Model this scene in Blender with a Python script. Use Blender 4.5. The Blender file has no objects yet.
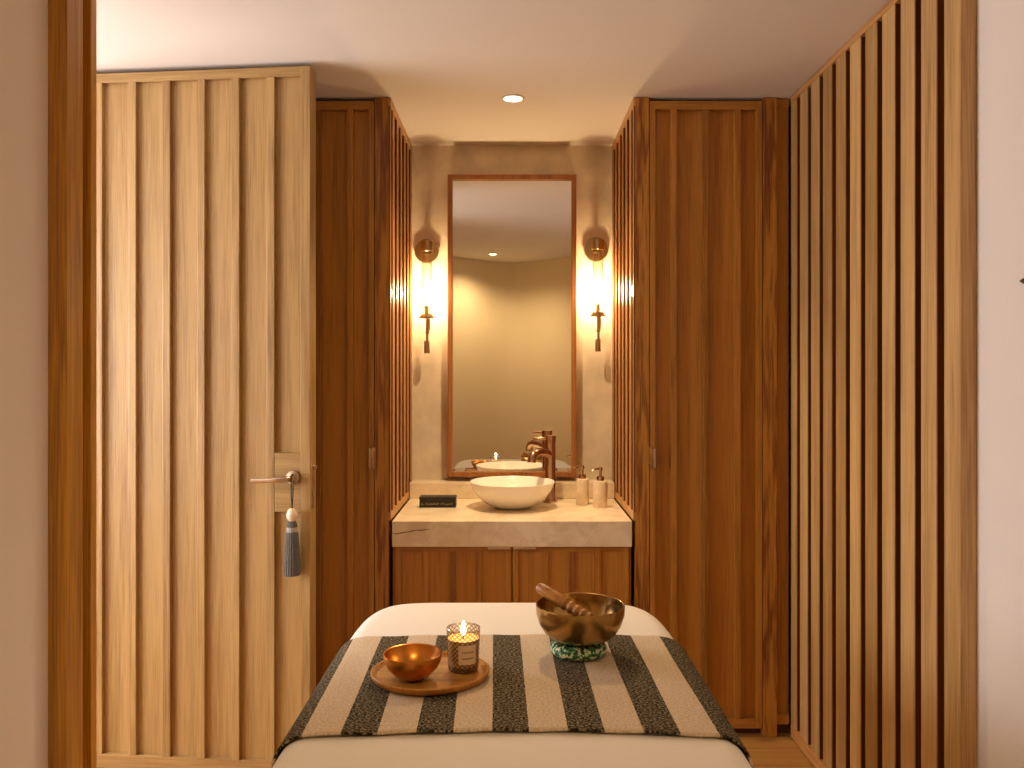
import bpy, bmesh, math, random
from mathutils import Vector, Matrix
random.seed(7)
PI = math.pi
scn = bpy.context.scene
COL = scn.collection

# ------------------------------------------------------------------ camera
EYE = 1.426
F = 850.0
HOR = 372.0
cam_d = bpy.data.cameras.new('camera')
cam_d.sensor_width = 36.0
cam_d.lens = F / 1024 * 36.0
cam_d.shift_y = -(384 - HOR) / 1024
cam_d.clip_start = 0.02
cam = bpy.data.objects.new('camera', cam_d)
COL.objects.link(cam)
cam.location = (0, 0, EYE)
cam.rotation_euler = (PI / 2, 0, 0)
scn.camera = cam

# ------------------------------------------------------------------ world, exposure, daylight
w = bpy.data.worlds.new('world')
w.use_nodes = True
w.node_tree.nodes['Background'].inputs[0].default_value = (0.9, 0.93, 1.0, 1)
w.node_tree.nodes['Background'].inputs[1].default_value = 0.6
scn.world = w
vs = scn.view_settings
vs.view_transform = 'Standard'
vs.look = 'None'
vs.exposure = 0.0
vs.gamma = 1.0
vs.use_curve_mapping = False
try:
    scn.cycles.use_denoising = True
    scn.cycles.max_bounces = 10
    scn.cycles.diffuse_bounces = 5
    scn.cycles.glossy_bounces = 5
    scn.cycles.transmission_bounces = 8
    scn.cycles.transparent_max_bounces = 12
    scn.cycles.caustics_reflective = False
    scn.cycles.caustics_refractive = False
    scn.cycles.sample_clamp_indirect = 4.0
except Exception:
    pass

DAY = (1.0, 0.97, 0.965)
WARM = (1.0, 0.73, 0.40)


def area_light(name, loc, size_y, size_z, power, color, rot):
    d = bpy.data.lights.new(name, 'AREA')
    d.shape = 'RECTANGLE'
    d.size = size_y
    d.size_y = size_z
    d.energy = power
    d.color = color
    o = bpy.data.objects.new(name, d)
    COL.objects.link(o)
    o.location = loc
    o.rotation_euler = rot
    return o


# daylight through the window of the corridor beyond the open door
area_light('corridor_daylight', (-3.42, 2.35, 1.45), 3.2, 1.4, 178, DAY, (PI / 2, 0, -PI / 2))


# ------------------------------------------------------------------ materials
def new_mat(name):
    m = bpy.data.materials.new(name)
    m.use_nodes = True
    nt = m.node_tree
    return m, nt, nt.nodes['Principled BSDF']


def plain(name, col, rough=0.5, metal=0.0, bump=0.0, bscale=200.0, var=0.0, vscale=6.0, spec=None):
    m, nt, b = new_mat(name)
    b.inputs['Base Color'].default_value = (*col, 1)
    b.inputs['Roughness'].default_value = rough
    b.inputs['Metallic'].default_value = metal
    if spec is not None:
        b.inputs['Specular IOR Level'].default_value = spec
    tc = nt.nodes.new('ShaderNodeTexCoord')
    if var:
        n = nt.nodes.new('ShaderNodeTexNoise')
        n.inputs['Scale'].default_value = vscale
        n.inputs['Detail'].default_value = 6
        nt.links.new(tc.outputs['Object'], n.inputs['Vector'])
        r = nt.nodes.new('ShaderNodeValToRGB')
        r.color_ramp.elements[0].position = 0.3
        r.color_ramp.elements[1].position = 0.7
        r.color_ramp.elements[0].color = (*[c * (1 - var) for c in col], 1)
        r.color_ramp.elements[1].color = (*[min(1, c * (1 + var)) for c in col], 1)
        nt.links.new(n.outputs['Fac'], r.inputs['Fac'])
        nt.links.new(r.outputs['Color'], b.inputs['Base Color'])
    if bump:
        n2 = nt.nodes.new('ShaderNodeTexNoise')
        n2.inputs['Scale'].default_value = bscale
        n2.inputs['Detail'].default_value = 4
        nt.links.new(tc.outputs['Object'], n2.inputs['Vector'])
        bp = nt.nodes.new('ShaderNodeBump')
        bp.inputs['Strength'].default_value = bump
        bp.inputs['Distance'].default_value = 0.01
        nt.links.new(n2.outputs['Fac'], bp.inputs['Height'])
        nt.links.new(bp.outputs['Normal'], b.inputs['Normal'])
    return m


def wood(name, dark, light, axis='Z', rough=0.42, island=0.10, cathedral=0.0, scale=1.0):
    """Oak: long grain along an axis, fine pores, each board its own tone."""
    m, nt, b = new_mat(name)
    N, L = nt.nodes, nt.links
    tc = N.new('ShaderNodeTexCoord')
    geo = N.new('ShaderNodeNewGeometry')
    off = N.new('ShaderNodeVectorMath')
    off.operation = 'SCALE'
    comb = N.new('ShaderNodeCombineXYZ')
    for k in range(3):
        L.new(geo.outputs['Random Per Island'], comb.inputs[k])
    L.new(comb.outputs[0], off.inputs[0])
    off.inputs['Scale'].default_value = 17.0
    add = N.new('ShaderNodeVectorMath')
    L.new(tc.outputs['Object'], add.inputs[0])
    L.new(off.outputs[0], add.inputs[1])

    def mapped(across, along):
        mp = N.new('ShaderNodeMapping')
        s = [across] * 3
        s['XYZ'.index(axis)] = along
        mp.inputs['Scale'].default_value = s
        L.new(add.outputs[0], mp.inputs['Vector'])
        return mp

    n1 = N.new('ShaderNodeTexNoise')
    n1.inputs['Scale'].default_value = 1.0
    n1.inputs['Detail'].default_value = 5
    n1.inputs['Distortion'].default_value = 0.4
    L.new(mapped(28 * scale, 1.2 * scale).outputs[0], n1.inputs['Vector'])
    n2 = N.new('ShaderNodeTexNoise')
    n2.inputs['Scale'].default_value = 1.0
    n2.inputs['Detail'].default_value = 3
    L.new(mapped(230 * scale, 5 * scale).outputs[0], n2.inputs['Vector'])
    mix = N.new('ShaderNodeMath')
    mix.operation = 'MULTIPLY_ADD'
    L.new(n2.outputs['Fac'], mix.inputs[0])
    mix.inputs[1].default_value = 0.52
    half = N.new('ShaderNodeMath')
    half.operation = 'MULTIPLY'
    L.new(n1.outputs['Fac'], half.inputs[0])
    half.inputs[1].default_value = 0.48
    L.new(half.outputs[0], mix.inputs[2])
    val = mix.outputs[0]
    if cathedral:
        wv = N.new('ShaderNodeTexWave')
        wv.wave_type = 'RINGS'
        wv.rings_direction = 'X' if axis != 'X' else 'Z'
        wv.inputs['Scale'].default_value = 6.0
        wv.inputs['Distortion'].default_value = 7.0
        wv.inputs['Detail'].default_value = 2.0
        wv.inputs['Detail Scale'].default_value = 1.2
        L.new(mapped(6, 0.55).outputs[0], wv.inputs['Vector'])
        mm = N.new('ShaderNodeMath')
        mm.operation = 'MULTIPLY_ADD'
        L.new(wv.outputs['Fac'], mm.inputs[0])
        mm.inputs[1].default_value = cathedral
        L.new(val, mm.inputs[2])
        sb = N.new('ShaderNodeMath')
        sb.operation = 'SUBTRACT'
        L.new(mm.outputs[0], sb.inputs[0])
        sb.inputs[1].default_value = cathedral * 0.5
        val = sb.outputs[0]
    # per-board tone
    t = N.new('ShaderNodeMath')
    t.operation = 'MULTIPLY_ADD'
    L.new(geo.outputs['Random Per Island'], t.inputs[0])
    t.inputs[1].default_value = island * 2
    s2 = N.new('ShaderNodeMath')
    s2.operation = 'SUBTRACT'
    L.new(val, s2.inputs[0])
    s2.inputs[1].default_value = island
    L.new(s2.outputs[0], t.inputs[2])
    r = N.new('ShaderNodeValToRGB')
    r.color_ramp.elements[0].position = 0.36
    r.color_ramp.elements[1].position = 0.62
    r.color_ramp.elements[0].color = (*dark, 1)
    r.color_ramp.elements[1].color = (*light, 1)
    L.new(t.outputs[0], r.inputs['Fac'])
    L.new(r.outputs['Color'], b.inputs['Base Color'])
    b.inputs['Roughness'].default_value = rough
    bp = N.new('ShaderNodeBump')
    bp.inputs['Strength'].default_value = 0.12
    bp.inputs['Distance'].default_value = 0.004
    L.new(n2.outputs['Fac'], bp.inputs['Height'])
    L.new(bp.outputs['Normal'], b.inputs['Normal'])
    return m


def emit(name, col, strength):
    m, nt, b = new_mat(name)
    b.inputs['Base Color'].default_value = (*col, 1)
    b.inputs['Emission Color'].default_value = (*col, 1)
    b.inputs['Emission Strength'].default_value = strength
    return m


def clear_glass(name, tint=(1, 1, 1), gloss=0.12, rough=0.05):
    m, nt, b = new_mat(name)
    nt.nodes.remove(b)
    out = nt.nodes['Material Output']
    tr = nt.nodes.new('ShaderNodeBsdfTransparent')
    tr.inputs[0].default_value = (*tint, 1)
    gl = nt.nodes.new('ShaderNodeBsdfGlossy')
    gl.inputs['Roughness'].default_value = rough
    lw = nt.nodes.new('ShaderNodeLayerWeight')
    lw.inputs[0].default_value = 0.25
    mx = nt.nodes.new('ShaderNodeMath')
    mx.operation = 'MULTIPLY_ADD'
    mx.use_clamp = True
    nt.links.new(lw.outputs['Facing'], mx.inputs[0])
    mx.inputs[1].default_value = 0.45
    mx.inputs[2].default_value = gloss
    ms = nt.nodes.new('ShaderNodeMixShader')
    nt.links.new(mx.outputs[0], ms.inputs[0])
    nt.links.new(tr.outputs[0], ms.inputs[1])
    nt.links.new(gl.outputs[0], ms.inputs[2])
    nt.links.new(ms.outputs[0], out.inputs[0])
    return m


OAK_D, OAK_L = (0.24, 0.130, 0.038), (0.44, 0.280, 0.106)
CAB_D, CAB_L = (0.24, 0.092, 0.012), (0.52, 0.235, 0.038)
M = {}
M['oak'] = wood('light_oak', OAK_D, OAK_L, 'Z')
M['oak_x'] = wood('light_oak_rail', OAK_D, OAK_L, 'X')
M['slat'] = wood('oak_slat', (0.34, 0.18, 0.055), (0.62, 0.39, 0.160), 'Z', rough=0.38, island=0.14)
M['groove_shade'] = wood('slat_groove_shade', (0.085, 0.022, 0.006), (0.17, 0.050, 0.012), 'Z', rough=0.55, island=0.05)  # groove shade put into the colour of slat sides and niche backing
M['slat_y'] = wood('oak_slat_rail', (0.36, 0.16, 0.042), (0.60, 0.31, 0.105), 'Y', rough=0.4)
M['cab'] = wood('stained_oak', CAB_D, CAB_L, 'Z', rough=0.40, island=0.12)
M['cab_c'] = wood('stained_oak_cathedral', (0.20, 0.06, 0.008), CAB_L, 'Z', rough=0.42, island=0.05, cathedral=0.22)
M['cab_s'] = wood('stained_oak_slat', (0.26, 0.095, 0.018), (0.50, 0.22, 0.055), 'Z', rough=0.36, island=0.08)
M['cab_x'] = wood('stained_oak_rail', CAB_D, CAB_L, 'X', rough=0.42)
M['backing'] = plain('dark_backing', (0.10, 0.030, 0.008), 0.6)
M['jamb'] = wood('jamb_oak', (0.27, 0.11, 0.010), (0.62, 0.31, 0.04), 'Z')
M['plaster'] = plain('white_plaster', (0.86, 0.81, 0.78), 0.85, bump=0.05, bscale=60)
M['ceiling'] = plain('ceiling_paint', (0.76, 0.71, 0.67), 0.9)
M['lime'] = plain('limewash_wall', (0.74, 0.645, 0.50), 0.75, bump=0.12, bscale=22, var=0.16, vscale=7)
M['beige'] = plain('beige_wall', (0.74, 0.63, 0.44), 0.9)
M['brass'] = plain('brushed_brass', (0.46, 0.35, 0.19), 0.30, 1.0, bump=0.03, bscale=400)
M['copper'] = plain('rose_gold', (0.54, 0.36, 0.24), 0.16, 1.0)
M['nickel'] = plain('satin_nickel', (0.60, 0.50, 0.40), 0.30, 1.0)
M['mirror'] = plain('mirror_glass', (0.90, 0.88, 0.84), 0.0, 1.0)
M['ceramic'] = plain('white_ceramic', (0.90, 0.87, 0.82), 0.16)
M['black'] = plain('black_card', (0.012, 0.010, 0.010), 0.45)
M['gold_print'] = plain('pale_gold_print', (0.42, 0.36, 0.16), 0.5)
M['white_metal'] = plain('white_metal', (0.8, 0.78, 0.75), 0.4)
M['bulb'] = emit('warm_bulb', (1.0, 0.72, 0.40), 28.0)
M['downlamp'] = emit('downlight_lens', (1.0, 0.82, 0.58), 14.0)
M['flame'] = emit('candle_flame', (1.0, 0.78, 0.42), 14.0)
M['tube'] = clear_glass('fluted_glass', (1.0, 0.97, 0.92), 0.10, 0.12)
M['frame'] = wood('mirror_frame_wood', (0.26, 0.09, 0.02), (0.44, 0.18, 0.05), 'Z', rough=0.4, island=0.03)
M['cord'] = plain('dark_cord', (0.05, 0.04, 0.04), 0.8)
M['bead'] = plain('pale_wood_bead', (0.78, 0.66, 0.50), 0.4)


def mat_marble():
    m, nt, b = new_mat('veined_marble')
    N, L = nt.nodes, nt.links
    tc = N.new('ShaderNodeTexCoord')
    n = N.new('ShaderNodeTexNoise')
    n.inputs['Scale'].default_value = 9
    n.inputs['Detail'].default_value = 8
    n.inputs['Distortion'].default_value = 1.2
    L.new(tc.outputs['Object'], n.inputs['Vector'])
    r = N.new('ShaderNodeValToRGB')
    r.color_ramp.elements[0].position = 0.30
    r.color_ramp.elements[0].color = (0.74, 0.60, 0.43, 1)
    r.color_ramp.elements[1].position = 0.62
    r.color_ramp.elements[1].color = (0.90, 0.78, 0.60, 1)
    L.new(n.outputs['Fac'], r.inputs['Fac'])
    n2 = N.new('ShaderNodeTexNoise')
    n2.inputs['Scale'].default_value = 2.6
    n2.inputs['Detail'].default_value = 5
    n2.inputs['Distortion'].default_value = 0.8
    L.new(tc.outputs['Object'], n2.inputs['Vector'])
    a = N.new('ShaderNodeMath')
    a.operation = 'SUBTRACT'
    L.new(n2.outputs['Fac'], a.inputs[0])
    a.inputs[1].default_value = 0.56
    ab = N.new('ShaderNodeMath')
    ab.operation = 'ABSOLUTE'
    L.new(a.outputs[0], ab.inputs[0])
    r2 = N.new('ShaderNodeValToRGB')
    r2.color_ramp.elements[0].position = 0.0
    r2.color_ramp.elements[0].color = (1, 1, 1, 1)
    r2.color_ramp.elements[1].position = 0.010
    r2.color_ramp.elements[1].color = (0, 0, 0, 1)
    L.new(ab.outputs[0], r2.inputs['Fac'])
    sc = N.new('ShaderNodeMath')
    sc.operation = 'MULTIPLY'
    L.new(r2.outputs['Color'], sc.inputs[0])
    sc.inputs[1].default_value = 0.16
    mx = N.new('ShaderNodeMixRGB')
    L.new(sc.outputs[0], mx.inputs[0])
    L.new(r.outputs['Color'], mx.inputs[1])
    mx.inputs[2].default_value = (0.30, 0.18, 0.10, 1)
    L.new(mx.outputs[0], b.inputs['Base Color'])
    b.inputs['Roughness'].default_value = 0.28
    return m


def mat_floor():
    m, nt, b = new_mat('oak_floor_planks')
    N, L = nt.nodes, nt.links
    tc = N.new('ShaderNodeTexCoord')
    br = N.new('ShaderNodeTexBrick')
    br.inputs['Scale'].default_value = 1.0
    br.inputs['Brick Width'].default_value = 1.4
    br.inputs['Row Height'].default_value = 0.14
    br.inputs['Mortar Size'].default_value = 0.0015
    br.inputs['Color1'].default_value = (0.56, 0.31, 0.095, 1)
    br.inputs['Color2'].default_value = (0.44, 0.22, 0.06, 1)
    br.inputs['Mortar'].default_value = (0.12, 0.05, 0.015, 1)
    L.new(tc.outputs['Object'], br.inputs['Vector'])
    mp = N.new('ShaderNodeMapping')
    mp.inputs['Scale'].default_value = (2, 45, 45)
    L.new(tc.outputs['Object'], mp.inputs['Vector'])
    n = N.new('ShaderNodeTexNoise')
    n.inputs['Scale'].default_value = 1
    n.inputs['Detail'].default_value = 5
    L.new(mp.outputs[0], n.inputs['Vector'])
    mx = N.new('ShaderNodeMixRGB')
    mx.blend_type = 'MULTIPLY'
    mx.inputs[0].default_value = 0.55
    r = N.new('ShaderNodeValToRGB')
    r.color_ramp.elements[0].position = 0.3
    r.color_ramp.elements[0].color = (0.55, 0.5, 0.42, 1)
    r.color_ramp.elements[1].position = 0.65
    L.new(n.outputs['Fac'], r.inputs['Fac'])
    L.new(br.outputs['Color'], mx.inputs[1])
    L.new(r.outputs['Color'], mx.inputs[2])
    L.new(mx.outputs[0], b.inputs['Base Color'])
    b.inputs['Roughness'].default_value = 0.45
    return m


def mat_throw():
    m, nt, b = new_mat('striped_woven_wool')
    N, L = nt.nodes, nt.links
    uv = N.new('ShaderNodeUVMap')
    uv.uv_map = 'UVMap'
    sep = N.new('ShaderNodeSeparateXYZ')
    L.new(uv.outputs[0], sep.inputs[0])
    # u in metres across the bed, 0 at the centre of a dark stripe
    nj = N.new('ShaderNodeTexNoise')
    nj.inputs['Scale'].default_value = 160
    L.new(uv.outputs[0], nj.inputs['Vector'])
    jit = N.new('ShaderNodeMath')
    jit.operation = 'MULTIPLY_ADD'
    L.new(nj.outputs['Fac'], jit.inputs[0])
    jit.inputs[1].default_value = 0.004
    L.new(sep.outputs[0], jit.inputs[2])
    dv = N.new('ShaderNodeMath')
    dv.operation = 'DIVIDE'
    L.new(jit.outputs[0], dv.inputs[0])
    dv.inputs[1].default_value = 0.1488
    ad = N.new('ShaderNodeMath')
    ad.operation = 'ADD'
    L.new(dv.outputs[0], ad.inputs[0])
    ad.inputs[1].default_value = 20.247
    fr = N.new('ShaderNodeMath')
    fr.operation = 'FRACT'
    L.new(ad.outputs[0], fr.inputs[0])
    lt = N.new('ShaderNodeMath')
    lt.operation = 'LESS_THAN'
    L.new(fr.outputs[0], lt.inputs[0])
    lt.inputs[1].default_value = 0.485
    # heathered yarn
    mp = N.new('ShaderNodeMapping')
    mp.inputs['Scale'].default_value = (170, 300, 1)
    L.new(uv.outputs[0], mp.inputs['Vector'])
    n = N.new('ShaderNodeTexNoise')
    n.inputs['Scale'].default_value = 1
    n.inputs['Detail'].default_value = 2
    L.new(mp.outputs[0], n.inputs['Vector'])
    rd = N.new('ShaderNodeValToRGB')
    rd.color_ramp.elements[0].position = 0.46
    rd.color_ramp.elements[0].color = (0.016, 0.013, 0.008, 1)
    rd.color_ramp.elements[1].position = 0.66
    rd.color_ramp.elements[1].color = (0.33, 0.275, 0.185, 1)
    L.new(n.outputs['Fac'], rd.inputs['Fac'])
    rl = N.new('ShaderNodeValToRGB')
    rl.color_ramp.elements[0].position = 0.35
    rl.color_ramp.elements[0].color = (0.46, 0.36, 0.26, 1)
    rl.color_ramp.elements[1].position = 0.62
    rl.color_ramp.elements[1].color = (0.66, 0.54, 0.41, 1)
    L.new(n.outputs['Fac'], rl.inputs['Fac'])
    mx = N.new('ShaderNodeMixRGB')
    L.new(lt.outputs[0], mx.inputs[0])
    L.new(rl.outputs['Color'], mx.inputs[1])
    L.new(rd.outputs['Color'], mx.inputs[2])
    L.new(mx.outputs[0], b.inputs['Base Color'])
    b.inputs['Roughness'].default_value = 0.95
    b.inputs['Specular IOR Level'].default_value = 0.1
    bp = N.new('ShaderNodeBump')
    bp.inputs['Strength'].default_value = 0.5
    bp.inputs['Distance'].default_value = 0.003
    L.new(n.outputs['Fac'], bp.inputs['Height'])
    L.new(bp.outputs['Normal'], b.inputs['Normal'])
    return m


def mat_floral():
    m, nt, b = new_mat('green_floral_silk')
    N, L = nt.nodes, nt.links
    tc = N.new('ShaderNodeTexCoord')
    v = N.new('ShaderNodeTexNoise')
    v.inputs['Scale'].default_value = 105
    v.inputs['Detail'].default_value = 1.5
    L.new(tc.outputs['Object'], v.inputs['Vector'])
    r = N.new('ShaderNodeValToRGB')
    r.color_ramp.interpolation = 'CONSTANT'
    e = r.color_ramp.elements
    e[0].position = 0.0
    e[0].color = (0.01, 0.012, 0.008, 1)
    e[1].position = 0.42
    e[1].color = (0.015, 0.13, 0.035, 1)
    x = e.new(0.52)
    x.color = (0.10, 0.36, 0.16, 1)
    x = e.new(0.555)
    x.color = (0.62, 0.55, 0.36, 1)
    x = e.new(0.70)
    x.color = (0.03, 0.02, 0.01, 1)
    L.new(v.outputs['Fac'], r.inputs['Fac'])
    L.new(r.outputs['Color'], b.inputs['Base Color'])
    b.inputs['Roughness'].default_value = 0.55
    return m


def mat_hammered(name, col, rough, bscale, bstr):
    m, nt, b = new_mat(name)
    N, L = nt.nodes, nt.links
    tc = N.new('ShaderNodeTexCoord')
    v = N.new('ShaderNodeTexVoronoi')
    v.inputs['Scale'].default_value = bscale
    L.new(tc.outputs['Object'], v.inputs['Vector'])
    bp = N.new('ShaderNodeBump')
    bp.inputs['Strength'].default_value = bstr
    bp.inputs['Distance'].default_value = 0.006
    L.new(v.outputs['Distance'], bp.inputs['Height'])
    n = N.new('ShaderNodeTexNoise')
    n.inputs['Scale'].default_value = 14
    n.inputs['Detail'].default_value = 4
    L.new(tc.outputs['Object'], n.inputs['Vector'])
    r = N.new('ShaderNodeValToRGB')
    r.color_ramp.elements[0].position = 0.32
    r.color_ramp.elements[0].color = (*[c * 0.55 for c in col], 1)
    r.color_ramp.elements[1].position = 0.62
    r.color_ramp.elements[1].color = (*col, 1)
    L.new(n.outputs['Fac'], r.inputs['Fac'])
    L.new(r.outputs['Color'], b.inputs['Base Color'])
    b.inputs['Metallic'].default_value = 1.0
    b.inputs['Roughness'].default_value = rough
    L.new(bp.outputs['Normal'], b.inputs['Normal'])
    return m


def mat_cutglass():
    """Clear tumbler glass with a raised diamond lattice."""
    m, nt, b = new_mat('diamond_cut_glass')
    N, L = nt.nodes, nt.links
    N.remove(b)
    out = N['Material Output']
    tc = N.new('ShaderNodeTexCoord')
    uv = N.new('ShaderNodeSeparateXYZ')
    L.new(tc.outputs['UV'], uv.inputs[0])

    def wave(sign):
        a = N.new('ShaderNodeMath')
        a.operation = 'MULTIPLY'
        L.new(uv.outputs[0], a.inputs[0])
        a.inputs[1].default_value = 20.0
        c = N.new('ShaderNodeMath')
        c.operation = 'MULTIPLY_ADD'
        L.new(uv.outputs[1], c.inputs[0])
        c.inputs[1].default_value = sign * 9.0
        L.new(a.outputs[0], c.inputs[2])
        f = N.new('ShaderNodeMath')
        f.operation = 'PINGPONG'
        L.new(c.outputs[0], f.inputs[0])
        f.inputs[1].default_value = 0.5
        return f
    p, q = wave(1), wave(-1)
    mn = N.new('ShaderNodeMath')
    mn.operation = 'MINIMUM'
    L.new(p.outputs[0], mn.inputs[0])
    L.new(q.outputs[0], mn.inputs[1])
    r = N.new('ShaderNodeValToRGB')
    r.color_ramp.elements[0].position = 0.05
    r.color_ramp.elements[0].color = (0.22, 0.15, 0.09, 1)
    r.color_ramp.elements[1].position = 0.20
    r.color_ramp.elements[1].color = (0.95, 0.86, 0.74, 1)
    L.new(mn.outputs[0], r.inputs['Fac'])
    tr = N.new('ShaderNodeBsdfTransparent')
    L.new(r.outputs['Color'], tr.inputs[0])
    bp = N.new('ShaderNodeBump')
    bp.inputs['Strength'].default_value = 0.6
    bp.inputs['Distance'].default_value = 0.002
    L.new(mn.outputs[0], bp.inputs['Height'])
    gl = N.new('ShaderNodeBsdfGlossy')
    gl.inputs['Roughness'].default_value = 0.08
    L.new(bp.outputs['Normal'], gl.inputs['Normal'])
    ms = N.new('ShaderNodeMixShader')
    ms.inputs[0].default_value = 0.16
    L.new(tr.outputs[0], ms.inputs[1])
    L.new(gl.outputs[0], ms.inputs[2])
    L.new(ms.outputs[0], out.inputs[0])
    return m


M['marble'] = mat_marble()
M['floor'] = mat_floor()
M['throw'] = mat_throw()
M['floral'] = mat_floral()
M['bowl_brass'] = mat_hammered('hammered_bronze', (0.50, 0.31, 0.10), 0.27, 26, 0.45)
M['amber'] = mat_hammered('amber_copper', (0.72, 0.30, 0.06), 0.30, 8, 0.1)
M['cutglass'] = mat_cutglass()
M['wax'] = plain('cream_wax', (0.85, 0.62, 0.36), 0.5)
M['sheet'] = plain('white_cotton', (0.74, 0.70, 0.66), 0.9, bump=0.04, bscale=500)
M['tray'] = wood('tray_wood', (0.32, 0.12, 0.012), (0.58, 0.27, 0.045), 'X', rough=0.5, island=0.0)
M['mallet'] = wood('mallet_wood', (0.20, 0.068, 0.008), (0.42, 0.18, 0.03), 'X', rough=0.4, island=0.0)
M['soap'] = plain('veined_stone', (0.80, 0.66, 0.50), 0.35, var=0.12, vscale=30)
M['thread'] = plain('grey_thread', (0.13, 0.125, 0.115), 0.9, bump=0.6, bscale=350, var=0.35, vscale=250)
M['paper'] = plain('cream_label', (0.72, 0.52, 0.34), 0.7)
M['ink'] = plain('dark_ink', (0.10, 0.06, 0.04), 0.7)
M['stone_grey'] = plain('taupe_bronze', (0.16, 0.12, 0.09), 0.45, 0.6)


# ------------------------------------------------------------------ mesh helpers
class MB:
    def __init__(self):
        self.bm = bmesh.new()
        self.uv = None

    def box(self, x0, x1, y0, y1, z0, z1, bev=0.0, mtx=None):
        ret = bmesh.ops.create_cube(self.bm, size=1.0)
        vs_ = ret['verts']
        for v in vs_:
            v.co = Vector(((x0 + x1) / 2 + v.co.x * (x1 - x0), (y0 + y1) / 2 + v.co.y * (y1 - y0), (z0 + z1) / 2 + v.co.z * (z1 - z0)))
        if bev:
            es = list({e for v in vs_ for e in v.link_edges})
            r = bmesh.ops.bevel(self.bm, geom=es, offset=bev, segments=2, affect='EDGES', profile=0.7)
            vs_ = list({v for f in r['faces'] for v in f.verts} | {v for v in vs_ if v.is_valid})
        if mtx is not None:
            for v in vs_:
                v.co = mtx @ v.co
        return self

    def lathe(self, prof, c=(0, 0, 0), seg=48, sx=1.0, sy=1.0, mtx=None, flute=0, fdepth=0.0):
        """prof: (r, z) list; r=0 ends close on the axis."""
        bm = self.bm
        rings = []
        for r, z in prof:
            if r <= 1e-6:
                p = Vector((0, 0, z))
                p = (mtx @ p) if mtx is not None else p
                rings.append([bm.verts.new(p + Vector(c))])
            else:
                ring = []
                for k in range(seg):
                    a = 2 * PI * k / seg
                    rr = r * (1 + (fdepth * math.cos(flute * a) if flute else 0))
                    p = Vector((rr * math.cos(a) * sx, rr * math.sin(a) * sy, z))
                    p = (mtx @ p) if mtx is not None else p
                    ring.append(bm.verts.new(p + Vector(c)))
                rings.append(ring)
        for a, b in zip(rings, rings[1:]):
            if len(a) == 1 and len(b) == 1:
                continue
            for k in range(seg):
                k2 = (k + 1) % seg
                try:
                    if len(a) == 1:
                        bm.faces.new((a[0], b[k2], b[k]))
                    elif len(b) == 1:
                        bm.faces.new((a[k], a[k2], b[0]))
                    else:
                        bm.faces.new((a[k], a[k2], b[k2], b[k]))
                except ValueError:
                    pass
        return self

    def tube(self, pts, rad, seg=16, cap=True):
        bm = self.bm
        pts = [Vector(p) for p in pts]
        if not isinstance(rad, (list, tuple)):
            rad = [rad] * len(pts)
        rings = []
        up = None
        for i, p in enumerate(pts):
            t = (pts[min(i + 1, len(pts) - 1)] - pts[max(i - 1, 0)]).normalized()
            if up is None:
                up = Vector((0, 0, 1)) if abs(t.z) < 0.9 else Vector((0, 1, 0))
            s = t.cross(up).normalized()
            up = s.cross(t).normalized()
            rings.append([bm.verts.new(p + (s * math.cos(2 * PI * k / seg) + up * math.sin(2 * PI * k / seg)) * rad[i]) for k in range(seg)])
        for a, b in zip(rings, rings[1:]):
            for k in range(seg):
                bm.faces.new((a[k], a[(k + 1) % seg], b[(k + 1) % seg], b[k]))
        if cap:
            bm.faces.new(list(reversed(rings[0])))
            bm.faces.new(rings[-1])
        return self

    def build(self, name, mat, parent=None, org=None, smooth=False):
        bm = self.bm
        if org is None:
            org = parent['_org'] if (parent is not None and '_org' in parent) else (0, 0, 0)
        for v in bm.verts:
            v.co -= Vector(org)
        bmesh.ops.recalc_face_normals(bm, faces=bm.faces)
        me = bpy.data.meshes.new(name)
        bm.to_mesh(me)
        bm.free()
        me.materials.append(mat)
        if smooth:
            me.shade_smooth() if hasattr(me, 'shade_smooth') else None
            try:
                me.set_sharp_from_angle(angle=math.radians(38))
            except Exception:
                pass
        o = bpy.data.objects.new(name, me)
        COL.objects.link(o)
        if parent is not None:
            o.parent = parent
        elif any(org):
            o.location = org
        return o


def tag(o, label, cat, group=None):
    o['label'] = label
    o['category'] = cat
    if group:
        o['group'] = group
    return o


ORG = {}


def thing(name, label, cat, loc, group=None, rotz=0.0):
    o = bpy.data.objects.new(name, None)
    o.empty_display_size = 0.1
    COL.objects.link(o)
    o.location = loc
    o.rotation_euler = (0, 0, rotz)
    tag(o, label, cat, group)
    ORG[o.name] = tuple(loc) if not rotz else (0, 0, 0)
    return o


def part(mb, name, mat, root, smooth=False):
    """Link a part built in the thing's frame (world axes); sub-parts inherit the frame."""
    base = root
    while base.parent is not None:
        base = base.parent
    return mb.build(name, mat, root, org=ORG.get(base.name, (0, 0, 0)), smooth=smooth)


def structure(mb, name, mat, parent=None, smooth=False):
    o = mb.build(name, mat, parent, org=(0, 0, 0), smooth=smooth)
    if parent is None:
        o['kind'] = 'structure'
    return o


def copy_tree(o, parent=None):
    kids = list(o.children)
    c = o.copy()
    COL.objects.link(c)
    c.parent = parent
    for k in kids:
        copy_tree(k, c)
    return c


# ------------------------------------------------------------------ the room
H = 2.5
YC = 3.32       # front plane of the cabinets
YB = 4.03       # back wall of the niche
XR = 1.128      # plastered right wall
XL = -1.10      # plastered left wall

structure(MB().box(-3.6, 1.3, -0.9, 4.4, -0.05, 0.0), 'floor', M['floor'])
structure(MB().box(-3.6, 1.3, -0.9, 4.4, H, H + 0.05), 'ceiling', M['ceiling'])
structure(MB().box(-1.75, 1.3, YB, YB + 0.08, 0, H), 'wall_back', M['lime'])
structure(MB().box(XR, XR + 0.1, -0.6, YB, 0, H), 'wall_right', M['plaster'])

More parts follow.
